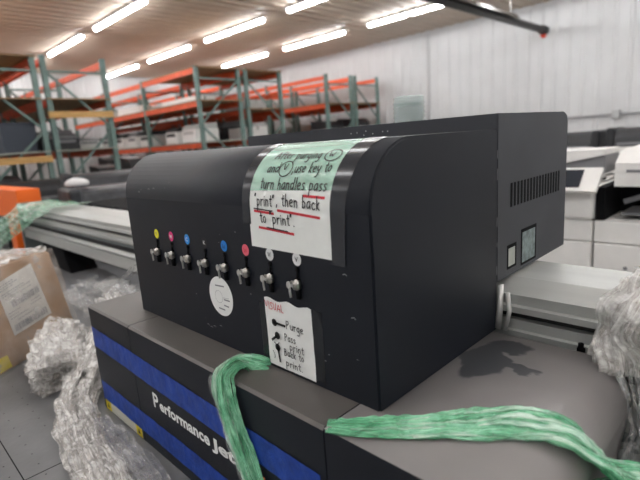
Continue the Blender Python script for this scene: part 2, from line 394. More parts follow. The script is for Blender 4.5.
# ------------------------------------------------------------------ ceiling lamps
def lamp(loc, label):
    t = thing('ceiling_light', label, 'ceiling light', loc, 0, 'fluorescent strip lights on the ceiling')
    obj('housing', bbox((-1.22, -.06, -.07), (1.22, .06, -.029), bev=.01), lamp_housing, t)
    for s in (-1, 1):
        bm = bmesh.new(); c = s*.61
        tube(bm, [(c-.56, 0, -.10), (c-.54, 0, -.10), (c+.54, 0, -.10), (c+.56, 0, -.10)], [.03, .042, .042, .03], 12)
        obj('lamp_tube', bm, lampm, t, smooth=True)
    return t
rows = [(-3.7, 'first row'), (-.97, 'second row'), (1.74, 'third row'), (4.46, 'fourth row, nearest the racks at left'), (7.17, 'fifth row'), (9.8, 'row nearest the back wall')]  # first row is out of view, added to brighten the hood front
cols = [(-15.97, 'farthest from the printer'), (-12.85, 'second from the far end'), (-9.72, 'third from the far end'), (-6.58, 'fourth from the far end'), (-3.45, 'fifth from the far end'), (-.3, 'sixth from the far end'), (2.85, 'seventh from the far end'), (6.0, 'last at the near end')]  # last column is out of view, added to light the hood's right side
first = None
for y, rn in rows:
    for x, cn in cols:
        lb = 'ceiling strip light, %s, %s' % (rn, cn)
        if first is None: first = lamp((x, y, CEIL), lb)
        else: dup(first, (x, y, CEIL), 0, lb)

# heater pipe and conduit
t = thing('overhead_pipe', 'long dark overhead pipe hung under the ceiling, running to the white back wall', 'pipe', (-4.42, 0, 0))
bm = bmesh.new(); tube(bm, [(0, 4.0, 3.63), (-.02, 8.5, 3.66), (.05, 11.75, 3.62)], .075, 12); obj('pipe_body', bm, pipe_m, t, True)
bm = bmesh.new(); prism(bm, [(-.17, 3.66), (-.05, 3.78), (.05, 3.78), (.17, 3.66), (.15, 3.66), (.04, 3.76), (-.04, 3.76), (-.15, 3.66)], 'y', 4.0, 10.3)
obj('reflector', bm, mat('dull_reflector', (.12, .11, .10), .4, metal=.6), t)
bm = bmesh.new(); tube(bm, [(.05, 11.75, 3.62), (.05, 11.95, 3.62)], .1, 12); obj('end_cap', bm, mat('pipe_cap', (.05, .05, .05), .5), t, True)
bm = bmesh.new(); tube(bm, [(.05, 11.80, 3.52), (.05, 11.88, 3.50)], .055, 10); obj('red_valve', bm, mat('red_paint', (.7, .05, .02), .4), t, True)
for y in (5.5, 8.6, 10.2):
    bm = bmesh.new(); tube(bm, [(0, y, 3.70), (0, y, CEIL-.03)], .008, 6); obj('hanger_rod', bm, steelw, t)
t = thing('wall_conduit', 'thin grey conduit running level along the back wall above the machines', 'conduit', (0, YN-.03, 1.64))
bm = bmesh.new(); tube(bm, [(-5.2, -.045, 0), (3, -.045, 0)], .022, 8); obj('conduit_pipe', bm, mat('conduit_grey', (.33, .33, .34), .5), t, True)
obj('junction_box', bbox((-2.98, -.1, -.09), (-2.83, -.0, .09), bev=.008), mat('junction_grey', (.42, .42, .42), .5), t)
bm = bmesh.new(); tube(bm, [(-7.6, YN-.05, 1.7), (-7.6, YN-.05, CEIL-.1)], .03, 8)
tag(obj('wall_downpipe', bm, wallm, None, True), 'pale upright conduit on the back wall left of the dark pipe end', 'conduit')

# ------------------------------------------------------------------ pallet racks
def rack(label, y0, y1, xs, levels, decks, top=3.24, boards=(), flip=0):
    """xs: upright frame positions from the near end; levels: beam heights; decks: (bay, level) with a board deck"""
    t = thing('pallet_rack', label, 'pallet rack', (xs[0], y0, 0), 0, 'green and orange pallet racks')
    X0 = xs[0]; D = y1-y0
    for x in xs:
        fx = x-X0
        for yy in (0, D-.08):
            obj('upright_post', bbox((fx-.08, yy, 0), (fx, yy+.08, top)), teal, t)
        bm = bmesh.new(); z = 3.0; k = flip
        while z > .9:
            a, b = (.04, D-.04) if k % 2 == 0 else (D-.04, .04)
            bar(bm, (fx-.04, a, z), (fx-.04, b, z-.95), .035); z -= .98; k += 1
        bar(bm, (fx-.04, .04, top-.25), (fx-.04, D-.04, top-.25), .035); bar(bm, (fx-.04, .04, .15), (fx-.04, D-.04, .15), .035)
        obj('frame_bracing', bm, teal, t)
    for bi, (xa, xb) in enumerate(zip(xs, xs[1:])):
        for z in levels:
            if z > 3 and (bi, 'notop') in decks: continue
            for yy in (.01, D-.06):
                obj('beam', bbox((xb-X0+.002, yy, z-.11), (xa-X0-.082, yy+.05, z)), orange, t)
            if (bi, z) in decks:
                bm = bmesh.new()
                box(bm, (xb-X0+.0, .0, z+.001), (xa-X0+(.03 if bi == 0 else -.085), D, z+.022))
                obj('shelf_deck', bm, board if z != 1.67 else galv, t)
    for z, c in boards:
        obj('end_board', bbox((.002, -.02, z-.055), (.04, D+.0, z+.055)), c, t)
    return t
XS = [-9, -11.45, -13.9, -16.35]
L3 = (1.67, 2.53, 3.20)
alld = {(b, z) for b in range(3) for z in (1.67, 2.53)}
rack('green and orange pallet rack at the far left edge, boarded at its top', 1.53, 2.62, XS, L3, alld | {(0, 3.20), (1, 3.20)}, boards=[(1.56, lumber)])
rack('green and orange pallet rack left of the hood with bare orange beams at its top', 2.70, 3.76, XS, L3, alld, boards=[(2.28, lumber)])
rack('green and orange pallet rack behind the hood, its orange beams facing the aisle', 5.58, 6.72, XS, L3, alld | {(0, 3.20)}, flip=1)
rack('green and orange pallet rack with a boarded top, backed onto the aisle rack', 6.84, 7.93, XS, (1.67, 2.35, 2.74, 3.20), {(b, z) for b in range(3) for z in (1.67, 2.35)} | {(0, 3.20)})
rack('green and orange pallet rack with open top beams, second from the back wall', 9.47, 10.54, XS, (1.30, 2.49, 3.20), {(b, z) for b in range(3) for z in (1.30, 2.49)})
rack('green and orange pallet rack nearest the white back wall', 10.64, 11.72, XS, (1.30, 2.49, 3.20), {(b, z) for b in range(3) for z in (1.30, 2.49)})

# ------------------------------------------------------------------ machines on the racks
def desk_printer(loc, label, sz=(.6, .55, .45), rz=0, c1=white, c2=dark, group='printers and boxes on the rack shelves'):
    w_, d_, h_ = sz; t = thing('office_printer', label, 'printer', loc, rz, group)
    obj('body', bbox((-w_/2, -d_/2, 0), (w_/2, d_/2, h_*.68), bev=.015), c1, t)
    obj('paper_slot', bbox((-w_*.36, -d_/2-.012, h_*.42), (w_*.36, -d_/2+.0, h_*.6)), c2, t)
    bm = bmesh.new(); prism(bm, [(-d_/2+.02, h_*.69), (d_/2-.02, h_*.69), (d_/2-.02, h_), (-d_/2+.14, h_*.96), (-d_/2+.02, h_*.8)], 'x', -w_/2+.02, w_/2-.02)
    obj('scanner_lid', bm, c2, t); obj('paper_drawer', bbox((-w_*.42, -d_/2-.015, h_*.06), (w_*.42, -d_/2, h_*.3), bev=.004), c1, t)
    return t
def carton(loc, sz, label, m, rz=0):
    w_, d_, h_ = sz; bm = bmesh.new(); box(bm, (-w_/2, -d_/2, 0), (w_/2, d_/2, h_), bev=.006)
    box(bm, (-w_/2-.001, -.03, h_-.08), (w_/2+.001, .03, h_+.001), mi=1)
    o = obj('carton', bm, [m, galv]); o.location = loc; o.rotation_euler = (0, 0, rz)
    return tag(o, label, 'box', 'printers and boxes on the rack shelves')
rd = random.Random(4)
def tote(loc, sz, label, m):
    w_, d_, h_ = sz; t = thing('storage_tote', label, 'storage tote', loc)
    bm = bmesh.new(); bmesh.ops.create_cube(bm, size=1)
    for v in bm.verts:
        k = .9 if v.co.z < 0 else 1; v.co = Vector((v.co.x*w_*k, v.co.y*d_*k, (v.co.z+.5)*h_*.93))
    obj('tub', bm, m, t); obj('lid', bbox((-w_/2-.015, -d_/2-.015, h_*.93), (w_/2+.015, d_/2+.015, h_), bev=.008), m, t)
tote((-9.35, 2.22, 1.695), (.5, .52, .48), 'dark blue storage tote on the far left rack, above the yellow board', toteblue)
for i, (x, wd, h, hz, c1, c2) in enumerate([(-9.75, .62, .42, 0, white, white2), (-10.55, .6, .40, 0, white, dark), (-11.95, .5, .4, 0, white, dark), (-12.68, .6, .42, 0, white, grey),
        (-13.5, .5, .42, 0, white, dark), (-14.4, .62, .44, 0, white2, dark), (-15.2, .6, .4, 0, white, dark)]):
    desk_printer((x, 6.0, 1.695), 'white office printer on the aisle rack shelf behind the hood, %s' %
        ['nearest the rack end', 'second from the rack end', 'third from the rack end', 'fourth along', 'fifth along', 'sixth along', 'farthest along'][i], (wd, .6, h), rd.uniform(-.06, .06), c1, c2)
for i, (y, s, m_) in enumerate([(2.98, (.5, .5, .3), dark), (3.48, (.42, .4, .22), white2)]):
    desk_printer((-9.6-.2*i, y, 1.695), ['dark office printer on the middle rack shelf below the yellow board', 'small light grey printer on the middle rack shelf, nearest the upright'][i], s, PI/2, m_, grey)
for i, (x, w_, h_) in enumerate([(-10.6, .7, .4), (-12.2, .6, .45), (-13.35, .6, .35), (-14.9, .7, .5)]):
    desk_printer((x, 3.1, 1.695), 'dark office printer deeper in the middle rack shelf, number %s' % ['nearest its end', 'second', 'third', 'farthest back'][i], (w_, .7, h_), 0, [dark, white2, grey, dark][i], [grey, dark, dark, white2][i])
for i, (x, y, z, s, m_) in enumerate([(-10.3, 6.1, 2.556, (1.5, .55, .14), white), (-12.9, 6.1, 2.556, (1.4, .55, .2), white), (-9.7, 7.3, 2.376, (.9, .6, .22), white2), (-9.75, 7.35, 1.695, (.8, .6, .28), white),
        (-15.0, 6.1, 2.556, (.9, .55, .25), white2)]):
    carton((x, y, z), s, 'flat pale carton %s' % ['on the second shelf of the aisle rack, nearest its end', 'on the second shelf of the aisle rack, further along', 'on the middle shelf of the rack backed onto the aisle rack',
        'on the lower shelf of the rack backed onto the aisle rack', 'on the second shelf of the aisle rack, farthest back'][i], m_)
tote((-9.5, 7.0+.4, 1.695+.28), (.45, .4, .22), 'small black tote on top of a pale carton behind the aisle rack', dark) if False else None
desk_printer((-10.75, 7.4, 1.695), 'black office printer on the rack backed onto the aisle rack', (.6, .6, .5), 0, dark, grey)
desk_printer((-9.55, 9.99, 1.326), 'black office copier with pale front on the rack below the open beams', (.7, .7, .75), PI/2, grey, dark)
desk_printer((-9.6, 11.18, 1.326), 'dark arched machine with a white front on the rack nearest the back wall', (.75, .7, .8), PI/2, white, dark)
desk_printer((-10.8, 9.95, 1.326), 'pale low printer on the rack below the open beams', (.8, .6, .35), 0, white, dark)

# machines on the floor between the racks and the beam
def wide_printer(loc, label, w_=1.5, h_=1.1, d_=.7, rz=0, c=dark):
    t = thing('wide_format_printer', label, 'printer', loc, rz, 'wide format printers standing on the floor')
    for s in (-1, 1):
        bm = bmesh.new(); box(bm, (s*w_*.4-.03, -.05, .06), (s*w_*.4+.03, .05, h_-.32)); box(bm, (s*w_*.4-.03, -d_/2, 0), (s*w_*.4+.03, d_/2, .06)); obj('leg', bm, grey, t)
    pts = [(-d_/2, h_-.32), (d_/2, h_-.32), (d_/2, h_-.08), (d_*.3, h_)]+[(-d_*.1-d_*.38*math.sin(a*PI/12), h_-.2+.2*math.cos(a*PI/12)) for a in range(0, 7)]
    bm = bmesh.new(); prism(bm, pts, 'x', -w_/2+.12, w_/2-.12); obj('body', bm, c, t)
    for s in (-1, 1):
        obj('end_cover', bbox((min(s*w_/2, s*(w_/2-.12)), -d_/2-.02, h_-.34), (max(s*w_/2, s*(w_/2-.12)), d_/2+.01, h_+.015), bev=.03), c, t)
    obj('paper_slot', bbox((-w_/2+.16, -d_/2-.006, h_-.27), (w_/2-.16, -d_/2+.005, h_-.23)), grey, t)
    return t
wrapgrey = film('grey_wrapped', (.03, .032, .036), (.25, .25, .26), 1, 1, 10, (1, 1, 1), .2, .7)
wide_printer((-5.35, 2.42, 0), 'black wide printer standing on the floor just behind the silver beam', 1.6, 1.22, .75, PI*.45, mat('dark_machine', (.045, .048, .055), .35, var=.5, vscale=6, bump=.5, bscale=20))
wide_printer((-6.7, 2.9, 0), 'charcoal wide printer standing behind the black one', 1.7, 1.33, .8, PI*.42, mat('charcoal_machine', (.035, .037, .042), .4, var=.3))
wide_printer((-8.2, 2.0, 0), 'dark wide printer below the yellow rack board at left', 1.5, 1.25, .7, PI*.5, dark)
desk_printer((-7.7, 3.35, 0), 'tall white copier beside the green rack upright', (.7, .65, 1.3), PI/2, white, dark, 'machines standing on the floor')
desk_printer((-8.3, 4.4, 0), 'pale floor copier in the aisle beyond the hood', (.8, .7, 1.15), PI/2, white2, dark, 'machines standing on the floor')
desk_printer((-7.9, .55, 0), 'tall pale grey copier at the far left behind the orange stand', (.9, .8, 1.4), PI/2, white2, grey, 'machines standing on the floor')
FL = 'machines standing on the floor'
for (x, y, sz, c1, c2, lb) in (
    (-8.95, 5.05, (.7, .55, 1.45), dark, grey, 'tall black copier in the aisle beside the pale one'), (-9.9, 4.6, (.8, .7, 1.5), white, dark, 'tall white copier deep in the aisle between the racks'),
    (-10.9, 4.3, (.7, .7, 1.35), dark, dark, 'black copier deep in the aisle between the racks'), (-11.9, 4.9, (.7, .7, 1.5), white2, dark, 'grey copier farthest down the aisle between the racks'),
    (-9.6, 3.2, (.7, .6, 1.2), grey, dark, 'dark grey copier on the floor under the middle rack'), (-9.6, 2.1, (.6, .6, 1.15), dark, grey, 'black copier on the floor under the far left rack'),
    (-10.6, 2.1, (.7, .6, 1.3), white2, grey, 'pale copier on the floor deep under the far left rack')):
    desk_printer((x, y, 0), lb, sz, PI/2, c1, c2, FL)
for i, (x, y, w_, h_) in enumerate(((-12.9, 2.1, .7, .5), (-10.4, 2.0, .6, .4), (-12.1, 2.2, .65, .45))):
    desk_printer((x, y, 1.695), 'dark printer on the far left rack shelf behind the tote, %s' % ['farthest', 'nearest', 'middle'][i], (w_, .6, h_), 0, [grey, dark, white2][i], dark)
# white rounded bundle on the black printer
bm = bmesh.new(); bmesh.ops.create_uvsphere(bm, u_segments=20, v_segments=12, radius=1)
for v in bm.verts:
    v.co = Vector((v.co.x*.09, v.co.y*.12, max(v.co.z, -.4)*.06+.03)); v.co *= 1+.12*noise.noise(v.co*14)
o = obj('white_bundle', bm, mat('white_cloth', (.72, .72, .72), .6), None, True); o.location = (-5.4, 1.76, 1.247)
tag(o, 'rounded white bundle lying on the black wide printer', 'bundle')
# crumpled grey film cover on the black printer
sheet_o = sheet('plastic_cover', lambda u, v: (-4.92+.0*u, 1.75+.75*u, 1.02-.38*v), 20, 14, MAT['grey_wrapped'], 3, .03, freq=7)
tag(sheet_o, 'crumpled grey plastic sheet hanging in front of the black wide printer', 'plastic sheet')
t = thing('slatted_crate', 'black slatted crate behind the silver beam, next to the hood', 'crate', (-4.05, 1.68, .21), .0)
for k in range(9):
    obj('slat', bbox((-.52+.115*k, -.2, .9), (-.43+.115*k, .2, .93)), pureblack, t)
bm = bmesh.new(); box(bm, (-.53, -.21, -.21), (.53, .21, .9)); obj('crate_body', bm, dark, t)

# bright orange stand
t = thing('orange_stand', 'bright orange steel stand at the left edge behind the silver beam', 'stand', (-5.72, 1.22, 0))
obj('post', bbox((-.10, -.06, .03), (.10, .06, 1.12), bev=.01), bright_orange, t)
obj('head', bbox((-.75, -.10, 1.0), (.64, .10, 1.29), bev=.012), bright_orange, t)
obj('foot', bbox((-.3, -.2, 0), (.3, .2, .03)), bright_orange, t)

# ------------------------------------------------------------------ copiers at right
def copier(loc, label, kind='plain', rz=0, w_=.66, group='white office copiers standing beyond the printer'):
    t = thing('office_copier', label, 'copier', loc, rz, group)       # front at local y=0, body from x=0..w_
    bm = bmesh.new(); box(bm, (0, .012, .0), (w_, .66, .78), bev=.01); obj('body', bm, white, t)
    for k, (z0, z1) in enumerate(((.06, .22), (.225, .385), (.39, .55), (.555, .78))):
        d = obj('drawer' if k < 3 else 'front_cover', bbox((.006, 0, z0), (w_-.006, .02, z1-.004), bev=.003), white, t)
        if k < 3:
            obj('handle', bbox((w_*.36, -.003, z1-.05), (w_*.64, .004, z1-.028)), grey, d)
        else:
            bm = bmesh.new(); tube(bm, [(w_*.28, -.004, z0+.08), (w_*.28, .003, z0+.08)], .012, 10); obj('lock', bm, grey, d)
    obj('upper_front', bbox((.0, .003, .785), (w_, .66, .92), bev=.008), white, t)
    if kind == 'panel':
        bm = bmesh.new(); box(bm, (0, .05, .925), (.14, .6, 1.12), bev=.01); box(bm, (.46, -.02, .925), (w_+.005, .5, 1.13), bev=.02); box(bm, (.14, .5, .925), (.46, .6, 1.12))
        obj('column', bm, white, t)
        obj('output_cavity', bbox((.15, .06, .922), (.455, .49, 1.12)), pureblack, t)
        bm = bmesh.new(); prism(bm, [(-.13, 1.125), (-.11, 1.11), (.03, 1.24), (.01, 1.255)], 'x', .24, w_+.045)
        p = obj('control_panel', bm, white, t)
        bm = bmesh.new(); prism(bm, [(-.113, 1.148), (-.108, 1.139), (-.006, 1.235), (-.010, 1.244)], 'x', .28, .615); obj('touchscreen', bm, screen, p)
        bm = bmesh.new(); prism(bm, [(.1, 1.13), (.46, 1.13), (w_-.02, 1.19), (w_-.02, 1.31), (.1, 1.2)], 'y', .30, .62)
        obj('scanner', bm, grey, t)
        bm = bmesh.new(); prism(bm, [(0, 1.19), (.12, 1.205), (w_-.02, 1.315), (w_-.02, 1.35), (.02, 1.34)], 'y', .28, .62); obj('scanner_lid', bm, white, t)
    else:
        bm = bmesh.new(); box(bm, (0, .40, .925), (w_, .66, 1.13)); box(bm, (0, .02, .925), (.05, .4, 1.13)); obj('output_cavity', bm, pureblack, t)
        bm = bmesh.new(); box(bm, (.12, .1, .95), (w_-.04, .4, .965)); bar(bm, (.13, .14, 1.03), (.34, .12, 1.11), .03)
        for q in (.3, .42): box(bm, (q, .09, 1.02), (q+.05, .13, 1.06), bev=.01)
        obj('output_tray', bm, grey, t)
        bm = bmesh.new(); prism(bm, [(.0, 1.14), (.66, 1.14), (.66, 1.36), (.12, 1.35), (.03, 1.30), (0, 1.28)], 'x', .10, w_+.08); p = obj('document_feeder', bm, white, t)
        obj('feeder_slot', bbox((.16, -.003, 1.225), (.30, .003, 1.24)), grey, p)
    return t
c = copier((-1.56, 3.3, 0), 'white copier with a touchscreen, beside the vent of the black box', 'panel', w_=.67)
c2 = copier((-.88, 3.3, 0), 'white copier at the right edge with a big document feeder over a black opening', 'feeder')
k = 0
for y, xs, nm in ((5.3, (-2.9, -2.15, -1.4, -.62), 'in the second row of machines'), (7.6, (-4.6, -3.8, -3.0, -2.2, -1.4, -.6), 'in the third row of machines')):
    for i, x in enumerate(xs):
        dup(c2 if (i+k) % 2 else c, (x, y, 0), 0, 'pale office copier %s, %s' % (nm, ['leftmost', 'second from left', 'third from left', 'fourth from left', 'fifth from left', 'sixth from left'][i]), scale=(1, 1, .84))
    k += 1
def flatbed(x, y, z, w_, label, m):
    t = thing('dark_scanner', label, 'scanner', (x, y, z), 0, 'dark scanners on the third row of machines')
    obj('base', bbox((0, 0, 0), (w_, .5, .09), bev=.01), m, t); obj('lid', bbox((.01, .01, .1), (w_-.01, .49, .15), bev=.01), dark, t)
# dark wide machines in the row behind
for i, (x, w_) in enumerate(((-4.1, 1.7), (-2.3, 1.7), (-.5, 1.7))):
    wide_printer((x+w_/2, 9.4, 0), 'black wide printer in the back row below the wall conduit, %s' % ['left', 'middle', 'right'][i], w_, 1.36+.03*i, .7, 0, dark)

# ------------------------------------------------------------------ the flatbed printer: bed, gantry beam, hood, platform
P = thing('flatbed_printer', 'big black flatbed printer with a rounded hood on a long grey table', 'printer', (0, 0, 0))
# table
bm = bmesh.new(); box(bm, (-5.0, -.75, .56), (.25, 1.42, .67), bev=.006)
bedo = obj('print_table', bm, bed, P)
bm = bmesh.new()
for x in (-1.45, -2.35, -3.3): box(bm, (x-.0015, -.75, .6701), (x+.0015, .49, .6706))
box(bm, (-5.0, .1985, .6701), (.25, .2015, .6706)); obj('table_seam', bm, pureblack, bedo)
bm = bmesh.new()
for i in range(40):
    for j in range(7):
        x, y = -3.6+.07*i, -.05+.075*j
        bmesh.ops.create_circle(bm, cap_ends=True, segments=8, radius=.0022, matrix=Matrix.Translation((x, y, .6704)))
obj('vacuum_holes', bm, pureblack, bedo, kind='stuff')
for x, y in ((-4.8, -.4), (-4.8, 1.2), (-.1, -.4), (-.1, 1.2), (-2.2, 1.2), (-2.2, -.4)):
    obj('leg', bbox((x-.06, y-.06, 0), (x+.06, y+.06, .56)), silver2, P)
# gantry beam
g = obj('gantry_beam', None or (lambda b: (prism(b, [(1.10, .87), (1.34, .87), (1.34, 1.165), (1.17, 1.165), (1.10, 1.14), (1.10, 1.115), (1.088, 1.113), (1.088, 1.098), (1.12, 1.096), (1.12, 1.078), (1.10, 1.076), (1.10, 1.052), (1.09, 1.05), (1.09, 1.036),
    (1.145, 1.034), (1.145, .972), (1.125, .945), (1.10, .943)], 'x', -4.96, 1.1), b)[1])(bmesh.new()), silver, P)
obj('drive_belt', bbox((-4.9, 1.124, .974), (1.08, 1.144, .992)), belt, g)
obj('belt_slot', bbox((-4.9, 1.13, .996), (1.08, 1.1445, 1.03)), silver2, g)
obj('black_slot', bbox((-4.9, 1.112, 1.079), (1.08, 1.1195, 1.095)), belt, g)
obj('left_end_plate', bbox((-5.0, 1.085, .68), (-4.96, 1.36, 1.175), bev=.004), silver2, P)
bm = bmesh.new(); prism(bm, [(-4.72, .671), (-3.9, .671), (-4.05, .868), (-4.5, .868)], 'y', 1.12, 1.32); obj('beam_bracket', bm, pureblack, P)
bm = bmesh.new(); box(bm, (-.42, 1.13, .671), (1.05, 1.3, .868)); obj('beam_support', bm, silver2, P)
bm = bmesh.new(); box(bm, (-.25, 1.10, .80), (1.05, 1.128, .826)); obj('lower_rail', bm, silver, P)
bm = bmesh.new(); tube(bm, [(-.489, 1.075, 1.055), (-.487, 1.08, 1.10), (-.487, 1.085, 1.165)], .008, 8); tube(bm, [(-.47, 1.072, 1.055), (-.465, 1.085, 1.10), (-.472, 1.09, 1.145)], .006, 8)
obj('cable_guard', bm, steelw, P, True)
bm = bmesh.new(); box(bm, (-.16-.15, 1.078, 1.037), (-.145-.15, 1.0875, 1.05)); tube(bm, [(-.303, 1.083, 1.04), (-.303, 1.083, 1.06)], .006, 8); obj('stop_block', bm, pureblack, g)

# hood
XH0, XH1, YH0, YH1, ZB, R_ = -1.452, -.494, .606, 1.077, 1.05, .125
ZT = 1.537
prof = [(YH1, ZB+.001), (YH0, ZB+.001), (YH0, ZT-R_)]+[(YH0+R_-R_*math.cos(a*PI/2/14), ZT-R_+R_*math.sin(a*PI/2/14)) for a in range(1, 15)]+[(YH1, ZT)]
bm = bmesh.new(); prism(bm, prof, 'x', XH0, XH1)
es = [e for e in bm.edges if abs(e.verts[0].co.x-e.verts[1].co.x) < 1e-5 and min(e.verts[0].co.z, e.verts[1].co.z) > ZB+.01 or (abs(e.verts[0].co.x-e.verts[1].co.x) < 1e-5 and e.verts[0].co.y < YH0+.001 and e.verts[1].co.y < YH0+.001)]
bmesh.ops.bevel(bm, geom=es, offset=.0035, segments=2, affect='EDGES')
hood = obj('hood', bm, black, P)
for p in hood.data.polygons: p.use_smooth = abs(p.normal.x) < .3 and p.normal.y < -.01 and p.normal.z > .01
def H(u, v, off=0):
    if v <= ZT-R_: return Vector((u, YH0-off, v))
    th = (v-ZT+R_)/R_
    if th < PI/2: return Vector((u, YH0+R_-(R_+off)*math.cos(th), ZT-R_+(R_+off)*math.sin(th)))
    return Vector((u, YH0+R_+(v-ZT+R_-R_*PI/2), ZT+off))
def patch(bm, fn, quad, off, nu=2, nv=40, mi=0):
    """quad: corners (u,v) bottom-left, bottom-right, top-right, top-left"""
    a, b, c, d = quad; g = []
    for i in range(nv+1):
        t = i/nv; l = (a[0]+(d[0]-a[0])*t, a[1]+(d[1]-a[1])*t); r = (b[0]+(c[0]-b[0])*t, b[1]+(c[1]-b[1])*t)
        g.append([bm.verts.new(fn(l[0]+(r[0]-l[0])*j/nu, l[1]+(r[1]-l[1])*j/nu, off)) for j in range(nu+1)])
    for i in range(nv):
        for j in range(nu): f = bm.faces.new((g[i][j], g[i][j+1], g[i+1][j+1], g[i+1][j])); f.material_index = mi; f.smooth = True

# big notice with its tape
def wide_tape(name, quad, off, parent, m=tape_clear):
    bm = bmesh.new(); patch(bm, H, quad, off); return obj(name, bm, m, parent)
SG = thing('handwritten_notice', 'white handwritten notice about purging, taped over the curved front of the hood', 'notice', (0, 0, 0))
bm = bmesh.new(); patch(bm, H, ((-.828, 1.326), (-.580, 1.324), (-.572, 1.578), (-.824, 1.578)), .0014); obj('paper_sheet', bm, green_paper, SG)
wide_tape('tape_strip', ((-.848, 1.375), (-.822, 1.375), (-.815, 1.60), (-.850, 1.60)), .0022, SG)
wide_tape('tape_strip', ((-.588, 1.315), (-.556, 1.315), (-.534, 1.60), (-.580, 1.60)), .0022, SG)
def tinted(name, col, a):
    m = bpy.data.materials.new(name); m.use_nodes = True; b = m.node_tree.nodes['Principled BSDF']
    b.inputs['Base Color'].default_value = (*col, 1); b.inputs['Alpha'].default_value = a; b.inputs['Roughness'].default_value = .2; return m
bm = bmesh.new(); patch(bm, H, ((-.822, 1.446), (-.582, 1.452), (-.575, 1.60), (-.820, 1.60)), .0017, nv=40)
obj('green_tape', bm, tinted('green_tint_film', (.34, .66, .50), .50), SG)
st = []
st += write('After purging', -.776, 1.520, .0120, -.02, .136); st += write('W', -.622, 1.518, .0085, 0, .016); st += [circle(-.612, 1.525, .020, .015)]
st += write('and', -.779, 1.486, .0125, 0, .038); st += write('V', -.731, 1.487, .0100, 0, .013); st += [circle(-.7235, 1.494, .0185, .0175)]
st += write(',use key to', -.701, 1.485, .0125, .01, .106)
st += write('turn handles pass', -.788, 1.4515, .0130, -.01, .195)
st += write('"print"', -.803, 1.4175, .0130, -.02, .066); st += write(', then back', -.733, 1.4195, .0130, -.03, .126)
st += write('to "print".', -.789, 1.382, .0130, -.02, .110)
st += [[(-.806, 1.410), (-.746, 1.407)], [(-.768, 1.372), (-.703, 1.368)]]
bm = bmesh.new(); ribbons(bm, st, lambda u, v, o: H(u, v, o), .0026, off=.0030); obj('handwriting', bm, ink, SG)
bm = bmesh.new(); ribbons(bm, [[(-.654, 1.440), (-.6, 1.438)], [(-.806, 1.4045), (-.745, 1.4015)], [(-.730, 1.409), (-.67, 1.405), (-.613, 1.401)], [(-.795, 1.370), (-.74, 1.367), (-.688, 1.364)]], lambda u, v, o: H(u, v, o), .0052, off=.0018)
obj('red_underline', bm, redink, SG)

# lower notice
S2 = thing('handwritten_key_notice', 'small white VISUAL key notice taped low on the hood front', 'notice', (0, 0, 0))
bm = bmesh.new(); g = []; rn = 14
for i in range(rn+1):
    row = []
    for j in range(rn+1):
        u = -.803+(.148)*j/rn; v = 1.058+.156*i/rn+(.003*math.sin(j*1.1) if i == rn else 0)
        cr = .0012+.0022*abs(noise.noise(Vector((u*30, v*30, 1))))+(.005*max(0, noise.noise(Vector((u*45, v*45, 7)))) if v > 1.185 and u > -.745 else 0)
        row.append(bm.verts.new(H(u, v, cr)))
    g.append(row)
for i in range(rn):
    for j in range(rn): bm.faces.new((g[i][j], g[i][j+1], g[i+1][j+1], g[i+1][j])).smooth = True
obj('paper_sheet', bm, paper, S2)
wide_tape('tape_strip', ((-.826, 1.062), (-.806, 1.062), (-.804, 1.2), (-.824, 1.2)), .0008, S2, mat('tape_on_black', (.018, .02, .024), .22))
wide_tape('tape_strip', ((-.655, 1.062), (-.629, 1.062), (-.626, 1.214), (-.655, 1.214)), .0008, S2, MAT['tape_on_black'])
st = write('Purge', -.734, 1.157, .0105, 0, .055)+write('Pass', -.742, 1.128, .0095, 0, .036)+write('print', -.728, 1.110, .0095, 0, .045)+write('Back to', -.748, 1.0925, .0095, 0, .064)+write('print.', -.745, 1.069, .0095, 0, .055)
st += [[(-.778, 1.115), (-.77, 1.110), (-.762, 1.118)], [(-.785, 1.093), (-.780, 1.083), (-.782, 1.076)]]
bm = bmesh.new(); ribbons(bm, st, H, .0019, off=.0042); obj('handwriting', bm, ink, S2)
bm = bmesh.new()
for (u, v, du, dv) in ((-.772, 1.162, .034, -.001), (-.766, 1.133, -.019, -.014), (-.768, 1.105, .004, -.032)):
    disc(bm, lambda a, b: H(a, b, .0043), u, v, .0085, .0085, 18); ribbons(bm, [[(u, v), (u+du, v+dv)]], H, .0055, off=.0043)
obj('key_drawing', bm, ink, S2)
bm = bmesh.new(); ribbons(bm, write('VISUAL', -.799, 1.191, .0095, -.01, .062), H, .0018, off=.0042); obj('red_heading', bm, redink, S2)

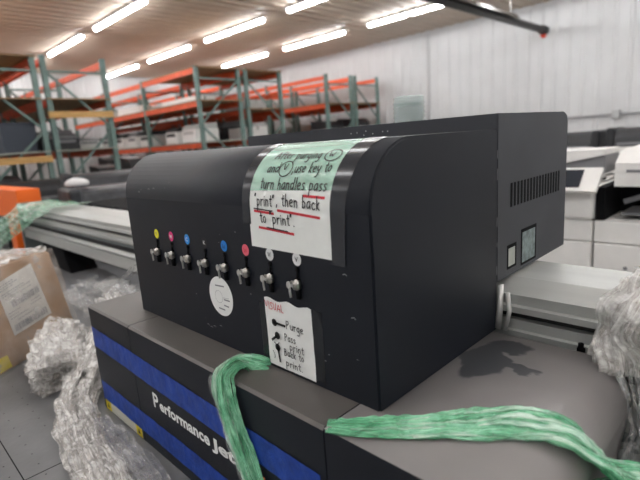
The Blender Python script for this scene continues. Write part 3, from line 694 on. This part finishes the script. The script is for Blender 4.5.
# colour dots and valves
cols_ = [('yellow', (.85, .80, .02), 'Y', greyink), ('magenta', (.80, .03, .22), 'M', paper), ('cyan', (.02, .28, .75), 'C', paper), ('black', (.01, .01, .012), 'K', paper),
         ('blue', (.01, .20, .62), 'Lc', ink), ('pink', (.85, .14, .20), 'Lm', redink), ('white', (.75, .76, .76), 'W', ink), ('white', (.75, .76, .76), 'V', ink)]
nth = ['', '', '', '', '', '', 'third from the right edge' , '']
for i, (nm, c_, ch, im) in enumerate(cols_):
    u = -1.277+.0845*i
    lb = {'W': 'white round W sticker on the hood, second from the right', 'V': 'white round V sticker at the right end of the hood row', 'Lc': 'blue round sticker beside the black one on the hood', 'C': 'bright blue round sticker left of the black K sticker'}.get(ch, '%s round sticker in the row on the hood front' % nm)
    t = thing('round_sticker', lb, 'sticker', (u, YH0-.0005, 1.3135), 0, 'colour stickers above the valves')
    bm = bmesh.new(); fn = lambda a, b: Vector((a, -.0008, b)); disc(bm, fn, 0, 0, .0128, .0135); obj('sticker_disc', bm, mat('sticker_'+ch, c_, .45), t)
    bm = bmesh.new(); glyphs(bm, ch, lambda a, b, o: Vector((a, -.0016, b)), -.0055, -.005, .014, .010, bold=.0002); obj('letter', bm, im, t)
    v = thing('ink_valve', 'small chrome ink valve under the %s' % {'W': 'white W sticker', 'V': 'white V sticker', 'Lc': 'blue sticker beside the black one', 'C': 'bright blue sticker left of the black one'}.get(ch, nm+' sticker'), 'valve', (u, YH0, 1.262), 0, 'ink valves along the hood front'); v.scale = (.68, .55, .92)
    bm = bmesh.new(); tube(bm, [(0, -.0005, .034), (0, -.008, .034)], .0055, 12); tube(bm, [(0, -.004, .03), (0, -.006, .015)], .004, 8); obj('top_fitting', bm, pureblack, v, True)
    bm = bmesh.new(); box(bm, (-.009, -.011, -.034), (.007, -.001, .014), bev=.002); obj('mount', bm, pureblack, v)
    bm = bmesh.new(); tube(bm, [(0, -.001, 0), (0, -.018, 0), (0, -.018, 0), (0, -.027, 0)], [.0125, .0125, .009, .009], 14)
    tube(bm, [(-.016, -.02, .004), (.017, -.02, .004)], .0058, 10); obj('valve_body', bm, chrome, v, True)
    bm = bmesh.new(); tube(bm, [(.0, -.012, -.008), (.002, -.013, -.032)], .0062, 10); obj('outlet', bm, pureblack, v, True)
    bm = bmesh.new(); tube(bm, [(-.018, -.029, .001), (-.018, -.034, .001)], .0085, 14); bar(bm, (-.016, -.031, -.002), (-.013, -.031, -.027), .0075, .003); bar(bm, (0, -.028, 0), (-.02, -.031, .002), .006)
    obj('lever', bm, steelw, v)
# round label
t = thing('round_label', 'large white round label below the valves on the hood front', 'label', (-.978, YH0-.0006, 1.182))
bm = bmesh.new(); disc(bm, lambda a, b: Vector((a, -.0005, b)), 0, 0, .0505, .0505, 48); obj('label_disc', bm, paper, t)
bm = bmesh.new(); fn = lambda u, v, o: Vector((u, -.0012, v))
ribbons(bm, [circle(-.008, -.002, .016, .016)], fn, .0007)
ribbons(bm, [[(.008, -.002), (.035, .0)]], fn, .0008)
ribbons(bm, [[(-.018, .026+.0*i), (.018, .028)] for i in range(1)]+[[(.014, -.006), (.037, -.006)], [(.012, -.021), (.03, -.022)], [(-.012, -.032), (.012, -.033)]], fn, .0035)
obj('printed_marks', bm, greyink, t)
# white scuffs
rs = random.Random(8); bm = bmesh.new()
for i in range(16):
    u, v = rs.uniform(-1.4, -.52), 1.06+.4*rs.random()
    ribbons(bm, [[(u, v), (u+rs.uniform(.001, .004), v+rs.uniform(-.001, .001))]], H, rs.uniform(.0008, .0018), off=.0004)
for (u, v) in ((-1.06, 1.09), (-1.045, 1.087), (-1.03, 1.092), (-1.0, 1.10), (-1.36, 1.43), (-1.30, 1.44), (-1.27, 1.442), (-.565, 1.30), (-.55, 1.22)):
    ribbons(bm, [[(u, v), (u+.006, v+.002), (u+.01, v-.001)]], H, .0014, off=.0004)
obj('scuff_marks', bm, mat('scuff', (.4, .4, .4), .6), hood)

# rear box
RB = None
bm = bmesh.new(); x0, x1, y0, y1, z0, z1 = -1.438, -.4935, 1.078, 1.545, 1.169, 1.572
prism(bm, [(y0, z0), (y0, z1), (y1-.03, z1), (y1-.009, z1-.009), (y1, z1-.03), (y1, z0)], 'x', x0, x1)
bmesh.ops.bevel(bm, geom=[e for e in bm.edges], offset=.0025, segments=2, affect='EDGES')
RB = obj('rear_box', bm, boxblack, P)
bm = bmesh.new()
for k_ in range(17):
    y = 1.150+.0203*k_; box(bm, (x1-.0008, y, 1.346), (x1+.0006, y+.0105, 1.405))
obj('vent_slot', bm, pureblack, RB)
for (ya, yb, za, zb, c_) in ((1.140, 1.184, 1.193, 1.246, mat('cream_inlet', (.42, .44, .40), .5, var=.2)), (1.224, 1.314, 1.184, 1.272, mat('grey_green_filter', (.20, .25, .25), .6, var=.35, vscale=60))):
    bm = bmesh.new(); box(bm, (x1-.0006, ya-.006, za-.004), (x1+.0008, yb+.004, zb+.005)); fr = obj('inlet_frame', bm, pureblack, RB)
    bm = bmesh.new(); box(bm, (x1-.0002, ya, za+.003), (x1+.0014, yb-.006, zb-.004)); obj('inlet_panel', bm, c_, fr)
rs = random.Random(3); bm = bmesh.new()
for i in range(7): 
    x = -.93+.02*i+rs.uniform(-.01, .01); z = 1.552+rs.uniform(-.007, .007); bmesh.ops.create_icosphere(bm, subdivisions=1, radius=.0016, matrix=Matrix.Translation((x, 1.077, z)))
obj('paint_speck', bm, paper, RB)
# edge chips on the hood's right rear edge
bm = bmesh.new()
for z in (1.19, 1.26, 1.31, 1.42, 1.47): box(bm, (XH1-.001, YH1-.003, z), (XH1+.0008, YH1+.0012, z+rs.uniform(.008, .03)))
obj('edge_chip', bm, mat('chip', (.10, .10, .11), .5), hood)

# lower cover (front console) with rounded right end
YB0, YB1, ZF = .508, 1.06, .672
def console(name, xa, xb, topm, frontm):
    bm = bmesh.new(); prism(bm, [(YB0, ZF), (YB0, ZB-.006), (YB0+.006, ZB), (YB1, ZB), (YB1, ZF)], 'x', xa, xb)
    for f in bm.faces: f.material_index = 0 if (f.normal.z > .3) else 1
    return obj(name, bm, [topm, frontm], P)
console('left_console', -1.66, -1.3475, covertop, black)
console('middle_console', -1.3445, -.5445, covertop, black)
bm = bmesh.new(); RX, RY = -.195, .085
pts = [(-.5415, ZF), (-.5415, ZB)]+[(RX-RY+RY*math.sin(a*PI/2/12), ZB-RY+RY*math.cos(a*PI/2/12)) for a in range(13)]+[(RX-.03, ZF+.1), (RX-.05, ZF)]
fs = prism(bm, pts, 'y', YB0, YB1)
for f in bm.faces: f.material_index = 0 if f.normal.z > .02 or f.normal.x > .5 else 1
rc = obj('right_console', bm, [platform, black], P)
for p in rc.data.polygons: p.use_smooth = p.normal.z > .02 and abs(p.normal.y) < .5
bm = bmesh.new(); box(bm, (-1.3475, YB0+.004, ZF), (-1.3445, YB1, ZB-.003)); box(bm, (-.5445, YB0+.004, ZF), (-.5415, YB1, ZB-.003)); obj('panel_seam', bm, pureblack, P)
# side tape on right console
bm = bmesh.new(); box(bm, (-.2, .56, .80), (-.1935, .70, .955), bev=.001); 
obj('side_tape', bm, blue, rc)
# blue tapes on the front
def ftape(label, z0, z1, x0, x1, dz, seed):
    bm = bmesh.new(); n = 90; g = []
    for i in range(n+1):
        t = i/n; x = x0+(x1-x0)*t; w1 = .003*noise.noise(Vector((x*6, seed, 0)))+.0012*noise.noise(Vector((x*40, seed, 0)))
        row = []
        for j in range(5):
            z = z0+w1+(z1-z0)*j/4+dz*t; row.append(bm.verts.new((x, YB0-.0012-.0022*abs(noise.noise(Vector((x*25, z*30, seed)))), z)))
        g.append(row)
    for i in range(n):
        for j in range(4): bm.faces.new((g[i][j], g[i+1][j], g[i+1][j+1], g[i][j+1])).smooth = True
    return tag(obj('blue_tape_strip', bm, blue), label, 'tape', 'blue tape strips on the console front')
ftape('upper strip of blue tape across the console front, above the lettering', .906, .977, -1.655, -.56, -.028, 1)
ftape('lower strip of blue tape across the console front, below the lettering', .712, .782, -1.648, -.56, -.010, 2)
# lettering
fn = lambda u, v, o: Vector((u, YB0-.0012, v))
bm = bmesh.new(); glyphs(bm, 'P', fn, -1.240, .832, .064, .032, bold=.0016); glyphs(bm, 'erformance', fn, -1.203, .834, .046, .256, bold=.0016); glyphs(bm, 'Jet', fn, -.940, .834, .043, .100, bold=.0016)
obj('brand_lettering', bm, paper, P)
bm = bmesh.new(); ribbons(bm, [[(-.80, .862), (-.785, .846), (-.77, .858), (-.755, .842), (-.735, .85)], [(-.80, .845), (-.78, .832), (-.75, .83)]], fn, .011)
obj('orange_mark', bm, mat('orange_print', (.75, .14, .02), .5), P)
# warning label
WL = thing('warning_label', 'white warning label with a yellow triangle at each end, low on the console', 'label', (0, 0, 0))
bm = bmesh.new(); fy = YB0-.0004
def fq(bm, x0, z0, x1, z1, y, mi=0): bm.faces.new([bm.verts.new(q) for q in ((x0, y, z0), (x1, y, z0), (x1, y, z1), (x0, y, z1))]).material_index = mi
fq(bm, -1.643, .675, -1.36, .712, fy-.0004); obj('label_sheet', bm, mat('label_cream', (.66, .65, .56), .6), WL)
bm = bmesh.new()
for a in (-1.642, -1.403): fq(bm, a, .675, a+.042, .712, fy-.0008)
obj('yellow_panel', bm, yellow, WL)
bm = bmesh.new()
for a in (-1.642, -1.403):
    bm.faces.new([bm.verts.new(q) for q in ((a+.012, fy-.0012, .684), (a+.030, fy-.0012, .684), (a+.021, fy-.0012, .703))])
obj('warning_triangle', bm, ink, WL)

# clear jar
t = thing('plastic_jar', 'clear ribbed plastic jar standing on the black rear box', 'jar', (-.965, 1.42, 1.5725))
bm = bmesh.new(); pr = [(.045, 0), (.052, .006)]
for k_ in range(5): pr += [(.055, .01+.015*k_), (.051, .0175+.015*k_)]
pr += [(.053, .088), (.048, .092), (.040, .094), (.04, .0935), (.046, .088), (.048, .02), (.04, .004)]
lathe(bm, pr, n=28); obj('jar_body', bm, glassm, t, True)
bm = bmesh.new(); tube(bm, [(0, 0, .062), (0, 0, .07)], .0475, 24); obj('inner_disc', bm, mat('pale_green_plastic', (.35, .45, .42), .3, alpha=.35), t)

# ------------------------------------------------------------------ wrapped cardboard box
a = Vector((-2.279, .312)); b = Vector((-2.599, .725)); d = (b-a).normalized(); nrm = Vector((d.y, -d.x))  # toward camera side
BX = thing('cardboard_box', 'brown cardboard box shrink-wrapped in clear film on the grey table at left', 'box', (b.x, b.y, .6705))
def q3(s, t_, z): v = d*s-nrm*t_; return Vector((v.x, v.y, z))   # s along the face (0 at right corner), t_ depth away
W_, D_, Hh, LB = .62, .46, .42, .075
bm = bmesh.new()
cs = [q3(0, 0, 0), q3(-W_, 0, 0), q3(-W_, D_, 0), q3(0, D_, 0)]
# the box leans and its top right corner is pulled in
tp = [q3(0, LB, Hh), q3(-W_, LB, Hh), q3(-W_, D_+LB*.6, Hh-.02), q3(0, D_+LB*.6, Hh-.02)]
vs = [bm.verts.new(q) for q in cs+tp]
for f in ((0, 1, 2, 3), (7, 6, 5, 4), (0, 4, 5, 1), (1, 5, 6, 2), (2, 6, 7, 3), (3, 7, 4, 0)): bm.faces.new([vs[i] for i in f])
bmesh.ops.recalc_face_normals(bm, faces=bm.faces[:])
bmesh.ops.bevel(bm, geom=bm.edges[:], offset=.008, segments=2, affect='EDGES')
obj('carton_body', bm, kraft, BX)
def BF(s, z, off): # point on the leaning front face; s from 0 (right) to -W
    v = q3(s, LB*z/Hh, z); w2 = nrm*off; return Vector((v.x+w2.x, v.y+w2.y, v.z))
def LF(u, v, off): return BF(u, v, .004+off)
# shipping label, tilted
ang = math.radians(-7); cx, cz = -.285, .235
def LL(u, v, off=0):
    a_, b_ = (u+.1)/.2, (v+.145)/.29
    c_ = [(-.384, .123), (-.134, .135), (-.150, .395), (-.388, .358)]
    return LF(*[(c_[0][i]*(1-a_)+c_[1][i]*a_)*(1-b_)+(c_[3][i]*(1-a_)+c_[2][i]*a_)*b_ for i in (0, 1)], off)
bm = bmesh.new(); bm.faces.new([bm.verts.new(LL(*q)) for q in ((-.1, -.145), (.1, -.145), (.1, .145), (-.1, .145))])
lb = obj('shipping_label', bm, mat('label_white', (.60, .58, .54), .6), BX)
bm = bmesh.new(); rs = random.Random(11)
def bars(u0, u1, v0, v1):
    u = u0
    while u < u1:
        w_ = rs.choice((.0022, .0035, .005)); bm.faces.new([bm.verts.new(LL(*q, .0008)) for q in ((u, v0), (u+w_, v0), (u+w_, v1), (u, v1))]); u += w_+rs.choice((.002, .0035))
bars(-.085, .085, -.13, -.095); bars(-.06, .088, -.01, .025)
for v0, u0, u1 in ((.12, -.09, -.02), (.108, -.09, .0), (.096, -.09, -.03), (.075, -.09, .02), (.063, -.09, .05), (.045, -.08, .06), (-.03, -.09, -.03), (-.045, -.09, -.05), (-.045, .02, .08), (-.06, -.09, .0), (-.03, .03, .07), (-.08, -.06, .02)):
    u = u0
    while u < u1:
        w_ = rs.uniform(.005, .014); bm.faces.new([bm.verts.new(LL(*q, .0008)) for q in ((u, v0), (u+w_, v0), (u+w_, v0+.0042), (u, v0+.0042))]); u += w_+.003
obj('printed_marks', bm, greyink, lb)
bm = bmesh.new(); bm.faces.new([bm.verts.new(LF(*q, .0)) for q in ((-.52, .012), (-.452, .012), (-.455, .066), (-.52, .07))]); obj('yellow_sticker', bm, yellow, BX)
# film shell
def shell(u, v):  # u along front, v over top
    s = .015-u*(W_+.03)
    if v < .55:
        z = v/.55*Hh; return q3(s, -.012+LB*z/Hh, z+.0)
    t_ = (v-.55)/.45; return q3(s, -.012+LB+t_*D_, Hh+.012)
fo = sheet('film_wrap', shell, 70, 60, box_film, 5, .016, BX, freq=11)
def shell2(u, v):
    z = v*(Hh+.01); return q3(.014, -.01+LB*z/Hh+u*(D_), z)
sheet('film_wrap', shell2, 40, 40, box_film, 6, .014, BX, freq=11)
def top_crumple(u, v): return q3(-u*W_, LB+v*D_*.95, Hh+.016)
sheet('crumpled_film', top_crumple, 50, 40, clear_film, 8, .03, BX, freq=16)

# ------------------------------------------------------------------ loose stretch film
t = thing('clear_stretch_film', 'bundle of clear stretch film trailing from the box along the left of the console', 'plastic film', (0, 0, 0))
C1 = [(-2.36, .60, .675), (-2.20, .52, .675), (-2.02, .47, .675), (-1.90, .44, .673)]
gather('film_strand', C1, .085, .15, clear_film, 51, t, 30, base=0, sw=.9, up=(0, 0, 1))
C2 = [(-2.42, .86, .80), (-2.20, .78, .80), (-2.0, .66, .76), (-1.87, .54, .70), (-1.70, .43, .672), (-1.47, .375, .672), (-1.22, .35, .672), (-.95, .31, .672)]
gather('film_strand', C2, .052, .08, clear_film, 52, t, 20, base=0, sw=.8)
gather('film_strand', [(-2.30, .93, .70), (-2.05, .80, .72), (-1.88, .68, .72), (-1.78, .58, .70)], .10, .14, clear_film, 53, t, 22, base=0, sw=.9)
gather('film_strand', [(-1.55, .41, .673), (-1.38, .41, .673), (-1.22, .40, .673), (-1.0, .37, .673), (-.8, .33, .673)], .055, .045, clear_film2, 57, t, 9, base=0, sw=.9)
t = thing('loose_film', 'thin clear film lying on the table beyond the console', 'plastic film', (0, 0, 0))
gather('film_strand', [(-2.55, 1.06, .93), (-2.75, 1.05, .82), (-2.95, 1.04, .74), (-3.15, 1.02, .70)], .03, .03, clear_film2, 12, t, 6)
gather('film_strand', [(-3.35, 1.02, .674), (-3.05, .98, .674), (-2.75, .98, .674), (-2.45, .98, .674)], .13, .09, clear_film2, 13, t, 8, base=0, sw=.9)
gather('film_strand', [(-2.9, 1.03, .70), (-2.6, .98, .72), (-2.35, .98, .72)], .10, .12, clear_film2, 14, t, 6, base=0, sw=1.0)
# green film
t = thing('green_stretch_film', 'green stretch film hanging over the front edge of the console beside the notice', 'plastic film', (0, 0, 0))
D1 = [(-.795, .599, 1.052), (-.83, .582, 1.053), (-.845, .556, 1.053), (-.838, .512, 1.053), (-.828, .501, 1.03), (-.800, .499, .95), (-.762, .499, .87), (-.725, .499, .78)]
gather('film_strand', D1, .024, .022, green_film, 21, t, 13, up=(0, -1, .9), base=0, rad=lambda q: .6+.5*min(1, q*3)*(1-.25*q))
gather('film_strand', [(x-.01, y, z) for x, y, z in D1[1:]], .022, .028, green_film2, 22, t, 8, up=(0, -1, .9), base=0, sw=.3)
gather('film_strand', [(x-.018, y-.001, z) for x, y, z in D1[3:]], .026, .012, clear_film2, 23, t, 5, up=(0, -1, .9), base=0, sw=.9)
t = thing('green_film_band', 'thick gathered band of green stretch film lying across the right console', 'plastic film', (0, 0, 0))
D2 = [(-.541, .510, 1.0505), (-.50, .532, 1.0505), (-.43, .585, 1.0505), (-.37, .637, 1.0505), (-.31, .695, 1.0505), (-.265, .722, 1.0505), (-.225, .742, 1.042), (-.197, .762, 1.01), (-.175, .80, .96), (-.13, .86, .93), (-.05, .93, .88), (.02, .96, .78), (.08, .98, .69)]
rb_ = lambda q: .42+.58*min(1, q*3.2)
gather('film_strand', D2, .040, .020, green_film, 31, t, 24, base=0, rad=rb_)
gather('film_strand', D2[1:], .034, .027, green_film2, 32, t, 10, base=0, rad=rb_, sw=.3)
gather('film_strand', [(-.19, .70, .97), (-.16, .76, .95), (-.13, .84, .93), (-.06, .92, .90), (.01, .94, .80), (.06, .96, .69)], .05, .03, green_film, 33, t, 12)
t = thing('green_end_wrap', 'pale green stretch film wrapped over the far left end of the silver beam', 'plastic film', (0, 0, 0))
Q = [Vector(q) for q in ((-4.80, 1.07, 1.185), (-3.90, 1.07, 1.19), (-5.30, .85, .92), (-5.62, .85, .62))]
def strip(u, v):
    if v < .2: return ((-4.85+1.0*u), 1.33-.26*v/.2, 1.185+.01*u)
    t_ = (v-.2)/.8; p = Q[0].lerp(Q[1], u).lerp(Q[2].lerp(Q[3], u), t_); p.y -= .012*math.sin(u*19)*min(1, t_*4); return tuple(p)
sheet('film_sheet', strip, 60, 40, green_film2, 4, .018, t, freq=5)
# right clear film
t = thing('clear_film_hank', 'crumpled hank of clear film draped over the silver beam at the right edge', 'plastic film', (0, 0, 0))
HK = [(-.18, 1.24, 1.19), (-.185, 1.14, 1.19), (-.20, 1.075, 1.15), (-.205, 1.06, 1.09), (-.20, 1.05, 1.03)]
gather('film_strand', HK, .055, .07, clear_film, 44, t, 30, sw=.8)
gather('film_strand', [(-.215, 1.065, 1.13), (-.20, 1.05, 1.05), (-.185, 1.045, .97), (-.175, 1.045, .90), (-.17, 1.04, .80), (-.165, 1.03, .69)], .030, .03, clear_film2, 42, t, 9, sw=.7)
gather('film_strand', [(-.16, 1.10, 1.20), (-.13, 1.06, 1.14), (-.14, 1.05, 1.04), (-.14, 1.045, .92), (-.12, 1.04, .80), (-.11, 1.03, .69)], .03, .03, clear_film2, 43, t, 9, sw=.7)
